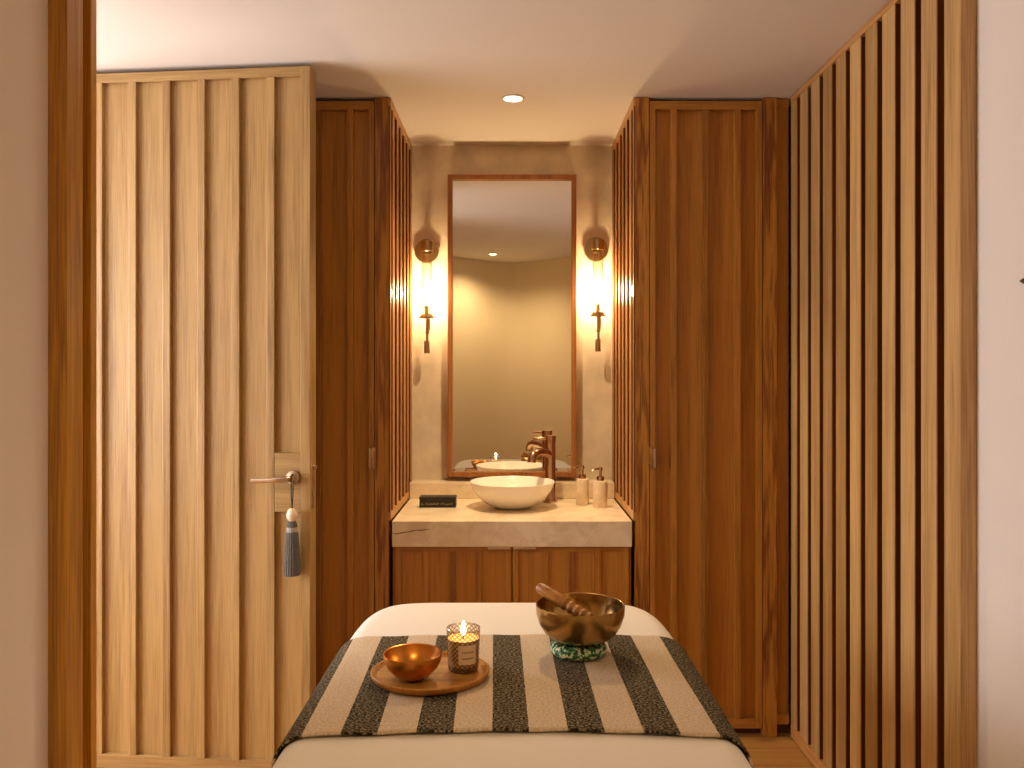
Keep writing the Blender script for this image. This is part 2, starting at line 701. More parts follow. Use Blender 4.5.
# left wall and, set back beyond it, the wall with the doorway
wl = MB()
wl.box(XL - 0.14, XL, -0.6, 2.015, 0, H)
wl.box(-1.74, XL - 0.14, 1.92, 2.06, 0, H)
wl.box(-1.74, -1.62, 2.06, 2.15, 0, H)
wl.box(-1.74, -1.62, 3.10, YB, 0, H)
structure(wl, 'wall_left', M['plaster'])
# rear wall: a shallow bay behind the camera
rw = MB()
NX = 40
cols = []
for i in range(NX + 1):
    x = -1.25 + 2.5 * i / NX
    y = -0.42 + 0.80 * (1 - math.cos(PI * min(abs(x) / 0.95, 1))) / 2
    cols.append([rw.bm.verts.new((x, y, 0)), rw.bm.verts.new((x, y, H)), rw.bm.verts.new((x, y - 0.1, H)), rw.bm.verts.new((x, y - 0.1, 0))])
for a, b in zip(cols, cols[1:]):
    for k in range(4):
        rw.bm.faces.new((a[k], b[k], b[(k + 1) % 4], a[(k + 1) % 4]))
rw.bm.faces.new(cols[0])
rw.bm.faces.new(list(reversed(cols[-1])))
structure(rw, 'wall_rear', M['beige'], smooth=True)

# corridor beyond the doorway
wc = MB()
wc.box(-3.60, -3.5, -0.9, 4.4, 0, 0.55)
wc.box(-3.60, -3.5, -0.9, 4.4, 2.15, H)
wc.box(-3.60, -3.5, -0.9, 0.85, 0.55, 2.15)
wc.box(-3.60, -3.5, 4.05, 4.4, 0.55, 2.15)
wc.box(-3.5, -1.24, -0.9, -0.8, 0, H)
wc.box(-3.5, -1.74, 4.3, 4.4, 0, H)
structure(wc, 'wall_corridor', M['plaster'])
wf = MB()
for y in (0.85, 1.90, 2.95, 4.0):
    wf.box(-3.58, -3.52, y, y + 0.05, 0.55, 2.15)
for z in (0.55, 2.10):
    wf.box(-3.58, -3.52, 0.85, 4.05, z, z + 0.05)
structure(wf, 'window_1', M['white_metal'])

# wooden jamb of the doorway recess, stepped like the slatting opposite
tj = MB()
tj.box(-1.30, -1.055, 2.015, 2.090, 0, H - 0.002, 0.003)
tj.box(-1.30, -1.085, 2.088, 2.132, 0, H - 0.002)
tj.box(-1.30, -1.055, 2.130, 2.160, 0, H - 0.002, 0.003)
structure(tj, 'trim_1', M['jamb'])

# ------------------------------------------------------------------ open door
LW, DT = 0.907, 0.062
DZ0, DZ1 = 0.025, 2.482
door = bpy.data.objects.new('door_1', None)
COL.objects.link(door)
door['kind'] = 'structure'
DA = math.atan2(-0.074, 0.742)
door.location = (-1.5987, 3.0204, 0)
door.rotation_euler = (0, 0, DA)
ORG['door_1'] = (0, 0, 0)
leaf = MB()
leaf.box(0.02, LW - 0.034, 0.0185, 0.046, DZ0 + 0.02, DZ1 - 0.02)
o = part(leaf, 'door_panel', M['oak'], door)
for a, b in ((LW - 0.035, LW), (0.0, 0.03)):
    part(MB().box(a, b, 0, DT, DZ0, DZ1, 0.002), 'door_stile', M['oak'], door)
for a, b in ((DZ1 - 0.033, DZ1), (DZ0, DZ0 + 0.05)):
    part(MB().box(0.03, LW - 0.035, 0.002, DT, a, b, 0.002), 'door_rail', M['oak_x'], door)
bt = MB()
for k in range(6):
    r = 0.779 - 0.126 * k
    bt.box(r - 0.028, r, 0.001, 0.0195, DZ0 + 0.05, DZ1 - 0.033, 0.0025)
    bt.box(r - 0.028, r, 0.044, DT, DZ0 + 0.05, DZ1 - 0.033, 0.0025)
part(bt, 'door_batten', M['oak'], door)
part(MB().box(0.780, LW - 0.036, 0.0015, 0.03, 0.942, 1.146, 0.001), 'lock_block', M['oak_x'], door)
hz, hu = 1.0615, 0.848
RX = Matrix.Rotation(PI / 2, 4, 'X')
hd = MB()
hd.lathe([(0, -0.002), (0.0235, -0.002), (0.0245, 0.003), (0.0235, 0.008), (0.012, 0.010), (0.0095, 0.014)], (hu, 0, hz), 32, mtx=RX)
pts = [(hu, -0.008, hz), (hu, -0.035, hz), (hu - 0.006, -0.050, hz), (hu - 0.024, -0.056, hz - 0.001), (hu - 0.06, -0.056, hz - 0.004), (hu - 0.128, -0.056, hz - 0.005)]
hd.tube(pts, [0.0105, 0.0105, 0.0105, 0.010, 0.0092, 0.0088], 16)
part(hd, 'door_handle', M['nickel'], door, smooth=True)
lk = MB()
lk.box(LW - 0.0005, LW + 0.0015, 0.018, 0.042, 0.955, 1.075)
part(lk, 'strike_plate', M['nickel'], door)
lb = MB()
lb.lathe([(0.008, 0), (0.008, 0.006), (0.005, 0.008), (0.007, 0.012), (0, 0.014)], (LW, 0.030, 1.095), 20, mtx=Matrix.Rotation(PI / 2, 4, 'Y'))
part(lb, 'door_latch', M['nickel'], door, smooth=True)

# tassel hung on the door handle
Mdoor = Matrix.Translation((-1.5987, 3.0204, 0)) @ Matrix.Rotation(DA, 4, 'Z')
tp = Mdoor @ Vector((hu + 0.006, -0.030, hz + 0.002))
tx, ty = tp.x, tp.y
tassel = thing('key_tassel', 'long grey thread tassel with pale bead hanging from the door handle', 'tassel', (tx, ty, 0.72))
cd = MB()
lp = [(tx, ty, 0.960), (tx - 0.002, ty - 0.004, 1.0), (tx, ty - 0.014, hz - 0.004), (tx, ty - 0.009, hz + 0.014), (tx, ty + 0.009, hz + 0.014), (tx, ty + 0.012, hz - 0.004), (tx + 0.002, ty + 0.003, 1.0), (tx, ty, 0.960)]
cd.tube(lp, 0.0022, 8)
part(cd, 'cord', M['cord'], tassel, smooth=True)
bd = MB()
bd.lathe([(0, 0.046), (0.008, 0.045), (0.0145, 0.038), (0.0185, 0.026), (0.019, 0.018), (0.016, 0.008), (0.010, 0.001), (0, 0)], (tx, ty, 0.915), 28)
part(bd, 'bead', M['bead'], tassel, smooth=True)
ts = MB()
ts.lathe([(0, 0.185), (0.013, 0.184), (0.017, 0.172), (0.0175, 0.150), (0.0205, 0.140), (0.0235, 0.11), (0.0265, 0.06), (0.0285, 0.015), (0.027, 0.0), (0, 0.004)], (tx, ty, 0.732), 64, flute=21, fdepth=0.045)
skein = part(ts, 'skein', M['thread'], tassel, smooth=True)
wr = MB()
for k in range(5):
    wr.lathe([(0.0172, 0), (0.0188, 0.0018), (0.0172, 0.0036)], (tx, ty, 0.878 + k * 0.0036), 24)
part(wr, 'binding', plain('pale_binding', (0.45, 0.44, 0.42), 0.6), skein, smooth=True)


# ------------------------------------------------------------------ tall cabinets either side of the niche
def tall_cabinet(sgn, far, label, name='tall_cabinet'):
    S = lambda a, b: (min(sgn * a, sgn * b), max(sgn * a, sgn * b))
    root = thing(name, label, 'cabinet', (sgn * 0.75, YC + 0.35, 0))
    b = MB()
    b.box(*S(0.507, far), YC + 0.0365, YB - 0.002, 0.0, H - 0.004)
    part(b, 'carcass', M['backing'], root)
    p = MB()
    p.box(*S(0.4825, 0.5365), YC, YC + 0.05, 0.0, H - 0.003, 0.0015)
    part(p, 'corner_post', M['cab_c'], root)
    d = MB()
    x0, x1 = 0.539, 0.9775
    d.box(*S(x0, x1), YC + 0.026, YC + 0.036, 0.033, 2.485)
    dr = part(d, 'door_panel', M['cab'], root)
    f = MB()
    f.box(*S(x0, x0 + 0.021), YC, YC + 0.027, 0.033, 2.485, 0.0015)
    f.box(*S(x1 - 0.021, x1), YC, YC + 0.027, 0.033, 2.485, 0.0015)
    for a in (0.621, 0.746, 0.871):
        f.box(*S(a, a + 0.024), YC + 0.001, YC + 0.027, 0.07, 2.452, 0.002)
    part(f, 'batten', M['cab'], dr)
    for a, c in ((2.452, 2.485), (0.033, 0.07)):
        part(MB().box(*S(x0 + 0.021, x1 - 0.021), YC + 0.0005, YC + 0.027, a, c, 0.0015), 'rail', M['cab_x'], dr)
    h = MB()
    h.box(*S(0.533, 0.558), YC - 0.004, YC + 0.004, 1.050, 1.131, 0.002)
    h.box(*S(0.550, 0.558), YC - 0.020, YC - 0.002, 1.050, 1.131, 0.003)
    h.box(*S(0.536, 0.558), YC - 0.022, YC - 0.016, 1.052, 1.129, 0.0025)
    part(h, 'handle', M['copper'], dr, smooth=True)
    q = MB()
    q.box(*S(0.980, 1.035), YC, YC + 0.04, 0.0, H - 0.003, 0.0015)
    part(q, 'outer_post', M['cab_c'], root)
    fl = MB()
    fl.box(*S(1.036, far - 0.002), YC + 0.02, YC + 0.034, 0.045, H - 0.035)
    part(fl, 'filler_panel', M['cab'], root)
    for a, c in ((H - 0.036, H - 0.004), (0.045, 0.085)):
        part(MB().box(*S(1.036, far - 0.002), YC + 0.012, YC + 0.034, a, c), 'filler_rail', M['cab_x'], root)
    # slatted side facing the washbasin
    sl, co = MB(), MB()
    n = 6
    pitch = (YB - YC - 0.004) / n
    spans = [(YC + 0.001, YC + 0.020)]
    for k in range(n):
        y0 = YC + 0.002 + k * pitch
        spans.append((y0 + 0.066, y0 + pitch))
    for a, c in spans:
        sl.box(*S(0.4745, 0.4775), a, c, 0.875, H - 0.032, 0.001)
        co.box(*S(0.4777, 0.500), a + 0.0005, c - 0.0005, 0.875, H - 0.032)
    part(sl, 'slatted_side', M['cab_s'], root)
    part(co, 'shaded_slat_core', M['groove_shade'], root)  # slat bodies behind the fronts, darkened in colour as groove shade
    bk = MB()
    bk.box(*S(0.498, 0.506), YC + 0.05, YB - 0.002, 0.0, H - 0.004)
    part(bk, 'side_backing', M['groove_shade'], root)
    for a, c in ((H - 0.034, H - 0.004), (0.8455, 0.877)):
        part(MB().box(*S(0.4735, 0.500), YC + 0.001, YB - 0.003, a, c, 0.002), 'side_rail', M['slat_y'], root)
    return root


tall_cabinet(1, 1.088, 'tall dark oak cabinet between the washbasin niche and the slatted wall')
tall_cabinet(-1, 1.615, 'tall dark oak cabinet partly hidden behind the open door')

# ------------------------------------------------------------------ slatted panelling on the right wall
sp = thing('slatted_wall_panel', 'tall pale oak slatted panelling covering the right wall beside the white plaster', 'wall panelling', (1.108, 2.7, 0))
XF = 1.089
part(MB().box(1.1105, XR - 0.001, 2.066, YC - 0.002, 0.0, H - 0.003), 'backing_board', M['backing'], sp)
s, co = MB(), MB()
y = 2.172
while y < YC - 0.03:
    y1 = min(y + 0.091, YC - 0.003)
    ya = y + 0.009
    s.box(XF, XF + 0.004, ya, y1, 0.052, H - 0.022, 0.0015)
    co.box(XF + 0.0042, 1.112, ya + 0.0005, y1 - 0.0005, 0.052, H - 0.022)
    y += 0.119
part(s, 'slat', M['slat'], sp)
part(co, 'shaded_slat_core', M['groove_shade'], sp)  # dark colour on the slat sides stands in for shade between slats
part(MB().box(XF - 0.001, XR - 0.001, 2.062, 2.141, 0.0, H - 0.003, 0.003), 'end_post', M['slat'], sp)
s = MB()
s.box(XF - 0.002, 1.112, 2.1415, YC - 0.003, H - 0.026, H - 0.003, 0.002)
part(s, 'top_rail', M['slat_y'], sp)
s = MB()
s.box(XF - 0.002, 1.112, 2.1415, YC - 0.003, 0.006, 0.052, 0.002)
part(s, 'bottom_rail', M['slat_y'], sp)

# ------------------------------------------------------------------ vanity
van = thing('vanity_cabinet', 'low two-door dark oak cabinet under the marble worktop', 'cabinet', (0, 3.7, 0))
part(MB().box(-0.4725, 0.4725, YC + 0.05, YB - 0.01, 0.06, 0.742), 'carcass', M['cab'], van)
part(MB().box(-0.445, 0.445, YC + 0.09, YB - 0.01, 0.0, 0.06), 'plinth', M['backing'], van)
for sgn in (-1, 1):
    a, b = (-0.459, -0.0025) if sgn < 0 else (0.0025, 0.459)
    d = MB()
    d.box(a, b, YC + 0.034, YC + 0.049, 0.07, 0.738)
    dr = part(d, 'door', M['cab'], van)
    f = MB()
    f.box(a, a + 0.022, YC + 0.022, YC + 0.035, 0.07, 0.738, 0.0015)
    f.box(b - 0.022, b, YC + 0.022, YC + 0.035, 0.07, 0.738, 0.0015)
    for k in range(3):
        c = a + 0.022 + (k + 1) * (b - a - 0.044) / 4 + 0.004 * sgn
        f.box(c - 0.011, c + 0.011, YC + 0.023, YC + 0.035, 0.09, 0.722, 0.002)
    part(f, 'batten', M['cab'], dr)
    for c, e in ((0.720, 0.738), (0.07, 0.092)):
        part(MB().box(a + 0.022, b - 0.022, YC + 0.0225, YC + 0.035, c, e, 0.0015), 'rail', M['cab_x'], dr)
    h = MB()
    hx0, hx1 = (-0.094, -0.004) if sgn < 0 else (0.004, 0.094)
    h.box(hx0, hx1, YC + 0.000, YC + 0.034, 0.7375, 0.7425, 0.002)
    h.box(hx0, hx1, YC - 0.002, YC + 0.003, 0.7320, 0.7425, 0.002)
    part(h, 'handle', M['copper'], dr, smooth=True)

wt = thing('marble_worktop', 'thick cream veined marble worktop spanning the washbasin niche', 'worktop', (0, 3.7, 0.744))
part(MB().box(-0.468, 0.468, YC - 0.006, YB - 0.003, 0.744, 0.844, 0.003), 'slab', M['marble'], wt)
part(MB().box(-0.4705, 0.4705, 3.90, YB - 0.003, 0.8445, 0.917, 0.003), 'upstand', M['marble'], wt)
# one long dark vein on the slab's front edge
vn = MB()
vp = [(-0.468, 0.798), (-0.452, 0.7945), (-0.430, 0.799), (-0.405, 0.803), (-0.388, 0.806), (-0.370, 0.810), (-0.352, 0.809), (-0.330, 0.813), (-0.318, 0.812)]
wd = [0.0006, 0.0018, 0.0022, 0.0014, 0.002, 0.0014, 0.0022, 0.001, 0.0004]
for i in range(len(vp) - 1):
    (xa, za), (xb, zb) = vp[i], vp[i + 1]
    q = [vn.bm.verts.new((xa, YC - 0.0065, za - wd[i])), vn.bm.verts.new((xb, YC - 0.0065, zb - wd[i + 1])), vn.bm.verts.new((xb, YC - 0.0065, zb + wd[i + 1])), vn.bm.verts.new((xa, YC - 0.0065, za + wd[i]))]
    vn.bm.faces.new(q)
part(vn, 'vein', plain('dark_vein', (0.14, 0.07, 0.035), 0.4), wt)

# ------------------------------------------------------------------ mirror
YM = 3.955
mr = thing('wall_mirror', 'tall rectangular mirror in slim wooden frame above the washbasin', 'mirror', (0, YB - 0.005, 0.938))
mx0, mx1, mz0, mz1 = -0.300, 0.300, 0.938, 2.346
fw = 0.022
f = MB()
f.box(mx0, mx0 + fw, YM, YB - 0.004, mz0, mz1, 0.003)
f.box(mx1 - fw, mx1, YM, YB - 0.004, mz0, mz1, 0.003)
f.box(mx0 + fw, mx1 - fw, YM + 0.0005, YB - 0.004, mz1 - fw, mz1, 0.003)
f.box(mx0 + fw, mx1 - fw, YM + 0.0005, YB - 0.004, mz0, mz0 + fw, 0.003)
part(f, 'frame', M['frame'], mr)
part(MB().box(mx0 + 0.01, mx1 - 0.01, YM + 0.022, YM + 0.028, mz0 + 0.01, mz1 - 0.01), 'mirror_glass', M['mirror'], mr)


# ------------------------------------------------------------------ sconces
def sconce(px, pz, tx_, label):
    YT = 3.945
    root = thing('wall_sconce', label, 'wall lamp', (px, YB, pz), 'brass wall sconces flanking the mirror')
    R90 = Matrix.Rotation(PI / 2, 4, 'X')
    p = MB()
    p.lathe([(0, 0.0), (0.057, 0.0), (0.0575, 0.010), (0.055, 0.014), (0.020, 0.016), (0.018, 0.020), (0, 0.021)], (px, YB - 0.001, pz), 48, mtx=R90)
    part(p, 'back_plate', M['brass'], root, smooth=True)
    a = MB()
    a.tube([(px, YB - 0.015, pz + 0.005), (tx_, YT + 0.030, pz + 0.012), (tx_, YT + 0.020, pz + 0.012)], 0.011, 16)
    a.lathe([(0.0, 0.032), (0.0285, 0.032), (0.0290, 0.028), (0.0290, -0.012), (0.0268, -0.014), (0.0268, 0.02), (0.0, 0.022)], (tx_, YT, pz), 40)
    part(a, 'tube_holder', M['brass'], root, smooth=True)
    g = MB()
    zt, zb = pz + 0.018, pz - 0.300
    g.lathe([(0.0262, zt), (0.0262, zb), (0.0235, zb), (0.0235, zt), (0.0262, zt)], (tx_, YT, 0), 96, flute=24, fdepth=0.012)
    part(g, 'glass_tube', M['tube'], root, smooth=True)
    b = MB()
    b.lathe([(0, 0.0), (0.010, 0.0), (0.0125, 0.015), (0.0125, 0.11), (0.008, 0.125), (0, 0.128)], (tx_, YT, pz - 0.262), 24)
    part(b, 'bulb', M['bulb'], root, smooth=True)
    d = MB()
    zd = pz - 0.318
    d.lathe([(0, 0.058), (0.009, 0.058), (0.0095, 0.016), (0.0275, 0.015), (0.0275, 0.006), (0.034, 0.005), (0.0355, 0.0), (0.034, -0.004), (0.010, -0.006), (0, -0.006)], (tx_, YT, zd), 40)
    part(d, 'dish', M['brass'], root, smooth=True)
    s_ = MB()
    s_.lathe([(0, 0.0), (0.0075, 0.0), (0.0075, -0.060), (0.010, -0.062), (0.010, -0.070), (0.0055, -0.072), (0.0055, -0.108), (0, -0.108)], (tx_ + 0.002, YT, zd - 0.004), 24)
    s_.tube([(tx_ + 0.011, YT + 0.004, zd - 0.004), (tx_ + 0.011, YT + 0.004, zd - 0.062)], 0.004, 12)
    s_.lathe([(0, 0.0), (0.0125, 0.0), (0.0130, -0.003), (0.0130, -0.054), (0.0118, -0.057), (0, -0.057)], (tx_, YT, zd - 0.110), 28)
    part(s_, 'stem', M['brass'], root, smooth=True)
    l = bpy.data.lights.new('sconce_lamp', 'POINT')
    l.energy = 58.0
    l.color = WARM
    l.shadow_soft_size = 0.018
    lo = bpy.data.objects.new('sconce_lamp', l)
    COL.objects.link(lo)
    lo.parent = root
    lo.location = (tx_ - px, YT - YB, -0.205)
    return root


sconce(-0.403, 1.998, -0.395, 'brass wall sconce with glass tube, left of the mirror')
sconce(0.398, 2.006, 0.399, 'brass wall sconce with glass tube, right of the mirror beside the soap bottles')


# ------------------------------------------------------------------ downlights
def downlight(x, y, power, label, spot=2.0):
    root = thing('ceiling_downlight', label, 'ceiling light', (x, y, H))
    r = MB()
    r.lathe([(0.030, 0.0), (0.046, 0.0), (0.045, -0.004), (0.036, -0.005), (0.034, -0.002), (0.030, 0.0)], (x, y, H - 0.0005), 48)
    part(r, 'trim_ring', M['white_metal'], root, smooth=True)
    l = MB()
    l.lathe([(0, -0.0045), (0.030, -0.0045), (0.034, -0.003), (0.034, -0.001), (0, -0.001)], (x, y, H - 0.0005), 40)
    part(l, 'lens', M['downlamp'], root, smooth=True)
    d = bpy.data.lights.new('downlight_lamp', 'SPOT')
    d.energy = power
    d.color = (1.0, 0.72, 0.39)
    d.spot_size = spot
    d.spot_blend = 1.0
    d.shadow_soft_size = 0.03
    o_ = bpy.data.objects.new('downlight_lamp', d)
    COL.objects.link(o_)
    o_.parent = root
    o_.location = (0, 0, -0.03)
    return root


downlight(0.004, 3.33, 92, 'small round recessed ceiling downlight in front of the washbasin niche')
downlight(-0.174, 0.22, 56, 'small round ceiling downlight seen reflected in the mirror', 2.6)

# ------------------------------------------------------------------ basin, tap, soap, box
ZC = 0.8445
basin = MB()
basin.lathe([(0, 0.0), (0.072, 0.0), (0.080, 0.003), (0.112, 0.017), (0.147, 0.045), (0.171, 0.079), (0.182, 0.107), (0.1835, 0.1105), (0.181, 0.1125), (0.177, 0.109), (0.164, 0.079), (0.138, 0.050), (0.105, 0.025), (0.070, 0.013), (0.022, 0.010), (0, 0.010)], (0.001, 3.66, ZC), 96)
bs = thing('washbasin', 'round white ceramic vessel basin standing on the marble worktop', 'washbasin', (0.001, 3.66, ZC))
part(basin, 'bowl', M['ceramic'], bs, smooth=True)
part(MB().lathe([(0, 0.013), (0.018, 0.013), (0.022, 0.011), (0.022, 0.0095), (0, 0.0095)], (0.001, 3.66, ZC), 28), 'drain', M['copper'], bs, smooth=True)

fx, fy = 0.171, 3.81
tap = thing('basin_tap', 'tall rose gold mixer tap standing behind the white basin', 'tap', (fx, fy, ZC))
b = MB()
b.lathe([(0, 0), (0.033, 0), (0.033, 0.006), (0.026, 0.009), (0.0245, 0.012), (0.0245, 0.262), (0.0235, 0.266), (0, 0.266)], (fx, fy, ZC), 40)
part(b, 'body', M['copper'], tap, smooth=True)
sp_ = MB()
sp_.tube([(fx, fy, ZC + 0.212), (fx - 0.03, fy - 0.040, ZC + 0.226), (fx - 0.060, fy - 0.080, ZC + 0.229), (fx - 0.078, fy - 0.104, ZC + 0.221), (fx - 0.084, fy - 0.112, ZC + 0.206), (fx - 0.085, fy - 0.114, ZC + 0.188)], [0.019, 0.019, 0.019, 0.0185, 0.018, 0.018], 20)
part(sp_, 'spout', M['copper'], tap, smooth=True)
lv = MB()
lv.lathe([(0, 0.266), (0.026, 0.266), (0.0265, 0.270), (0.0265, 0.290), (0.025, 0.297), (0, 0.299)], (fx, fy, ZC), 40)
lv.tube([(fx - 0.010, fy - 0.006, ZC + 0.282), (fx - 0.040, fy - 0.018, ZC + 0.284), (fx - 0.074, fy - 0.030, ZC + 0.287)], [0.0085, 0.0075, 0.0065], 16)
part(lv, 'lever', M['copper'], tap, smooth=True)


def dispenser(x, y, r, label):
    root = thing('soap_dispenser', label, 'soap dispenser', (x, y, ZC), 'stone soap dispensers beside the basin')
    p = MB()
    p.lathe([(0, 0), (r - 0.001, 0), (r, 0.002), (r, 0.108), (r - 0.002, 0.112), (r - 0.006, 0.1135), (0, 0.1135)], (x, y, ZC), 40)
    part(p, 'bottle', M['soap'], root, smooth=True)
    q = MB()
    q.lathe([(0, 0.1135), (0.0165, 0.1135), (0.0165, 0.128), (0.0135, 0.132), (0.0060, 0.134), (0.0055, 0.156), (0, 0.156)], (x, y, ZC), 28)
    q.lathe([(0, 0.155), (0.0085, 0.155), (0.009, 0.158), (0.009, 0.168), (0.007, 0.171), (0, 0.171)], (x, y, ZC), 24)
    q.tube([(x, y, ZC + 0.165), (x - 0.020, y - 0.012, ZC + 0.165), (x - 0.034, y - 0.020, ZC + 0.163), (x - 0.037, y - 0.022, ZC + 0.157)], [0.005, 0.0042, 0.0038, 0.0036], 12)
    part(q, 'pump', M['copper'], root, smooth=True)


dispenser(0.309, 3.735, 0.0285, 'cream stone soap dispenser nearer the tap, left of the pair')
dispenser(0.381, 3.665, 0.0310, 'cream stone soap dispenser nearest the slatted side, right of the pair')

bx = thing('card_box', 'small black box with faint gold print on the marble worktop', 'box', (-0.319, 3.68, ZC))
part(MB().box(-0.397, -0.242, 3.645, 3.715, ZC, ZC + 0.034, 0.0015), 'tray', M['black'], bx)
part(MB().box(-0.398, -0.241, 3.643, 3.717, ZC + 0.0345, ZC + 0.0445, 0.0015), 'lid', M['black'], bx)
pr = MB()
xx = -0.388
while xx < -0.254:
    wd_ = random.uniform(0.003, 0.008)
    z0 = ZC + 0.010 + random.uniform(0, 0.003)
    hh = random.uniform(0.004, 0.011)
    if random.random() < 0.8:
        ang = random.uniform(-0.6, 0.6)
        mt = Matrix.Translation((xx, 3.6445, z0 + hh / 2)) @ Matrix.Rotation(ang, 4, 'Y')
        pr.box(-wd_ / 2, wd_ / 2, -0.0002, 0.0004, -0.0008, 0.0008, mtx=mt)
        pr.box(-0.0006, 0.0006, -0.0002, 0.0004, -hh / 2, hh / 2, mtx=mt)
    xx += wd_ + 0.001
part(pr, 'print', M['gold_print'], bx)

# ------------------------------------------------------------------ massage bed
BA, BY, BB, BN = 0.465, 1.79, 0.925, 8.5
ZT = 0.706
RAD = 0.062


def bed_rho(x, y):
    return ((abs(x) / BA) ** BN + (abs(y - BY) / BB) ** BN) ** (1 / BN)


def crown(rho):
    return ZT + 0.006 - 0.012 * rho ** 2.5


bed = thing('massage_bed', 'massage bed made up with a smooth white fitted sheet, in the foreground', 'massage bed', (0, BY, 0))
bp_ = MB()
bp_.box(-0.33, 0.33, BY - 0.72, BY + 0.72, 0.06, 0.40, 0.01)
bp_.box(-0.28, 0.28, BY - 0.66, BY + 0.66, 0.0, 0.06)
part(bp_, 'base', M['cab'], bed)


def shell(inset0, lower, dz, name, mat):
    mb = MB()
    prof = []
    for i in range(15):
        d = BA * (1 - i / 14) + RAD * (i / 14)
        prof.append((d, None))
    for i in range(1, 9):
        a = PI / 2 * i / 8
        prof.append((RAD * (1 - math.sin(a)), -RAD * (1 - math.cos(a))))
    for i in range(1, 7):
        prof.append((0.0 - 0.004 * math.sin(i), -RAD - (lower - RAD) * i / 6))
    SEG = 160
    rings = []
    for d, z in prof:
        s = max(0.0, (BA - d) / BA)
        ring = []
        zb = crown(min(1, s)) if z is None else crown(1 - RAD / BA) + z
        for k in range(SEG):
            t = 2 * PI * k / SEG
            c, sn = math.cos(t), math.sin(t)
            x = math.copysign(abs(c) ** (2 / BN), c)
            y = math.copysign(abs(sn) ** (2 / BN), sn)
            px_, py_ = (BA - inset0) * s * x, (BB - inset0) * s * y
            if s == 0:
                px_ = py_ = 0
            # the same inset along both directions near the rim
            if s > 0.5:
                dd = min(d, 0.2)
                px_ = (BA - inset0 - d) * x
                py_ = (BB - inset0 - d * (1 if d < 0.25 else 1)) * y
            ring.append(mb.bm.verts.new((px_, BY + py_, zb + dz)))
            if s == 0:
                break
        rings.append(ring)
    for a, b in zip(rings, rings[1:]):
        for k in range(SEG):
            k2 = (k + 1) % SEG
            if len(a) == 1:
                mb.bm.faces.new((a[0], b[k], b[k2]))
            else:
                mb.bm.faces.new((a[k], a[k2], b[k2], b[k]))
    return part(mb, name, mat, bed, smooth=True)


shell(0.008, 0.20, -0.008, 'mattress', M['beige'])
shell(0.0, 0.33, 0.0, 'fitted_sheet', M['sheet'])

# ------------------------------------------------------------------ throw
TY0, TY1 = 1.672, 2.285
tmb = MB()
uvl = tmb.bm.loops.layers.uv.new('UVMap')
NS, NT = 150, 46
grid = []
SL = 0.66
for j in range(NT + 1):
    v = j / NT
    row = []
    for i in range(NS + 1):
        s = -SL + 2 * SL * i / NS
        yy = TY0 + (TY1 - TY0) * v
        yy += 0.004 * math.sin(s * 9 + 1) * (1 - v) + 0.005 * math.sin(s * 7) * v
        W = BA * (1 - min(1, (abs(yy - BY) / BB)) ** BN) ** (1 / BN)
        a = abs(s)
        off = 0.0045
        flat = W - RAD
        if a <= flat:
            x, z = a, crown(min(1, bed_rho(a, yy) * 1.0)) + off
            z = max(z, crown(1 - RAD / BA) + off)
        else:
            arc = (RAD + off) * PI / 2
            zf = crown(1 - RAD / BA)
            if a < flat + arc:
                th = (a - flat) / (RAD + off)
                x = flat + (RAD + off) * math.sin(th)
                z = zf - RAD + (RAD + off) * math.cos(th)
            else:
                h_ = a - flat - arc
                x = W + off + 0.004 + 0.004 * math.sin(yy * 30 + h_ * 10) * min(1, h_ / 0.05)
                z = zf - RAD - h_
        # gentle ripple of the cloth
        z += 0.0012 * (1 + math.sin(s * 40 + yy * 13)) * (1 if a < flat else 0.3)
        row.append((tmb.bm.verts.new((math.copysign(x, s), yy, z)), (s + 0.012 * v, yy)))
    grid.append(row)
for j in range(NT):
    for i in range(NS):
        q = [grid[j][i], grid[j][i + 1], grid[j + 1][i + 1], grid[j + 1][i]]
        f = tmb.bm.faces.new([p[0] for p in q])
        for lo_, p in zip(f.loops, q):
            lo_[uvl].uv = p[1]
throw = tmb.build('striped_throw', M['throw'], None, org=(0, 2.0, ZT), smooth=True)
sm = throw.modifiers.new('thickness', 'SOLIDIFY')
sm.thickness = 0.005
sm.offset = 1
tag(throw, 'charcoal and beige striped woven throw laid across the massage bed', 'throw')

ZTH = ZT + 0.0175   # top of the throw

# ------------------------------------------------------------------ tray, small bowl, candle
TX, TYY = -0.188, 1.958
tray = thing('wooden_tray', 'oval brown wooden tray on the striped throw', 'tray', (TX, TYY, ZTH))
t = MB()
t.lathe([(0, 0), (0.122, 0), (0.131, 0.004), (0.136, 0.012), (0.1365, 0.017), (0.134, 0.019), (0.1305, 0.018), (0.125, 0.0105), (0.120, 0.009), (0, 0.009)], (0, 0, 0), 96, sx=1.0, sy=0.93, mtx=Matrix.Rotation(0.2, 4, 'Z'))
for v in t.bm.verts:
    v.co += Vector((TX, TYY, ZTH))
part(t, 'dish', M['tray'], tray, smooth=True)
ZTR = ZTH + 0.0095

SBX, SBY = -0.224, 1.918
sb = MB()
R = 0.0665
sb.lathe([(0, 0), (0.016, 0), (0.024, 0.002), (0.041, 0.012), (0.056, 0.028), (0.0635, 0.044), (R, 0.058), (R - 0.0005, 0.060), (R - 0.003, 0.059), (0.0605, 0.044), (0.053, 0.029), (0.038, 0.015), (0.020, 0.006), (0, 0.005)], (SBX, SBY, ZTR), 72)
o = sb.build('small_bowl', M['amber'], None, org=(SBX, SBY, ZTR), smooth=True)
tag(o, 'small shiny amber copper bowl on the wooden tray', 'bowl')

CX, CY = -0.1135, 1.982
can = thing('glass_candle', 'lit candle in a diamond-patterned glass tumbler on the wooden tray', 'candle', (CX, CY, ZTR))


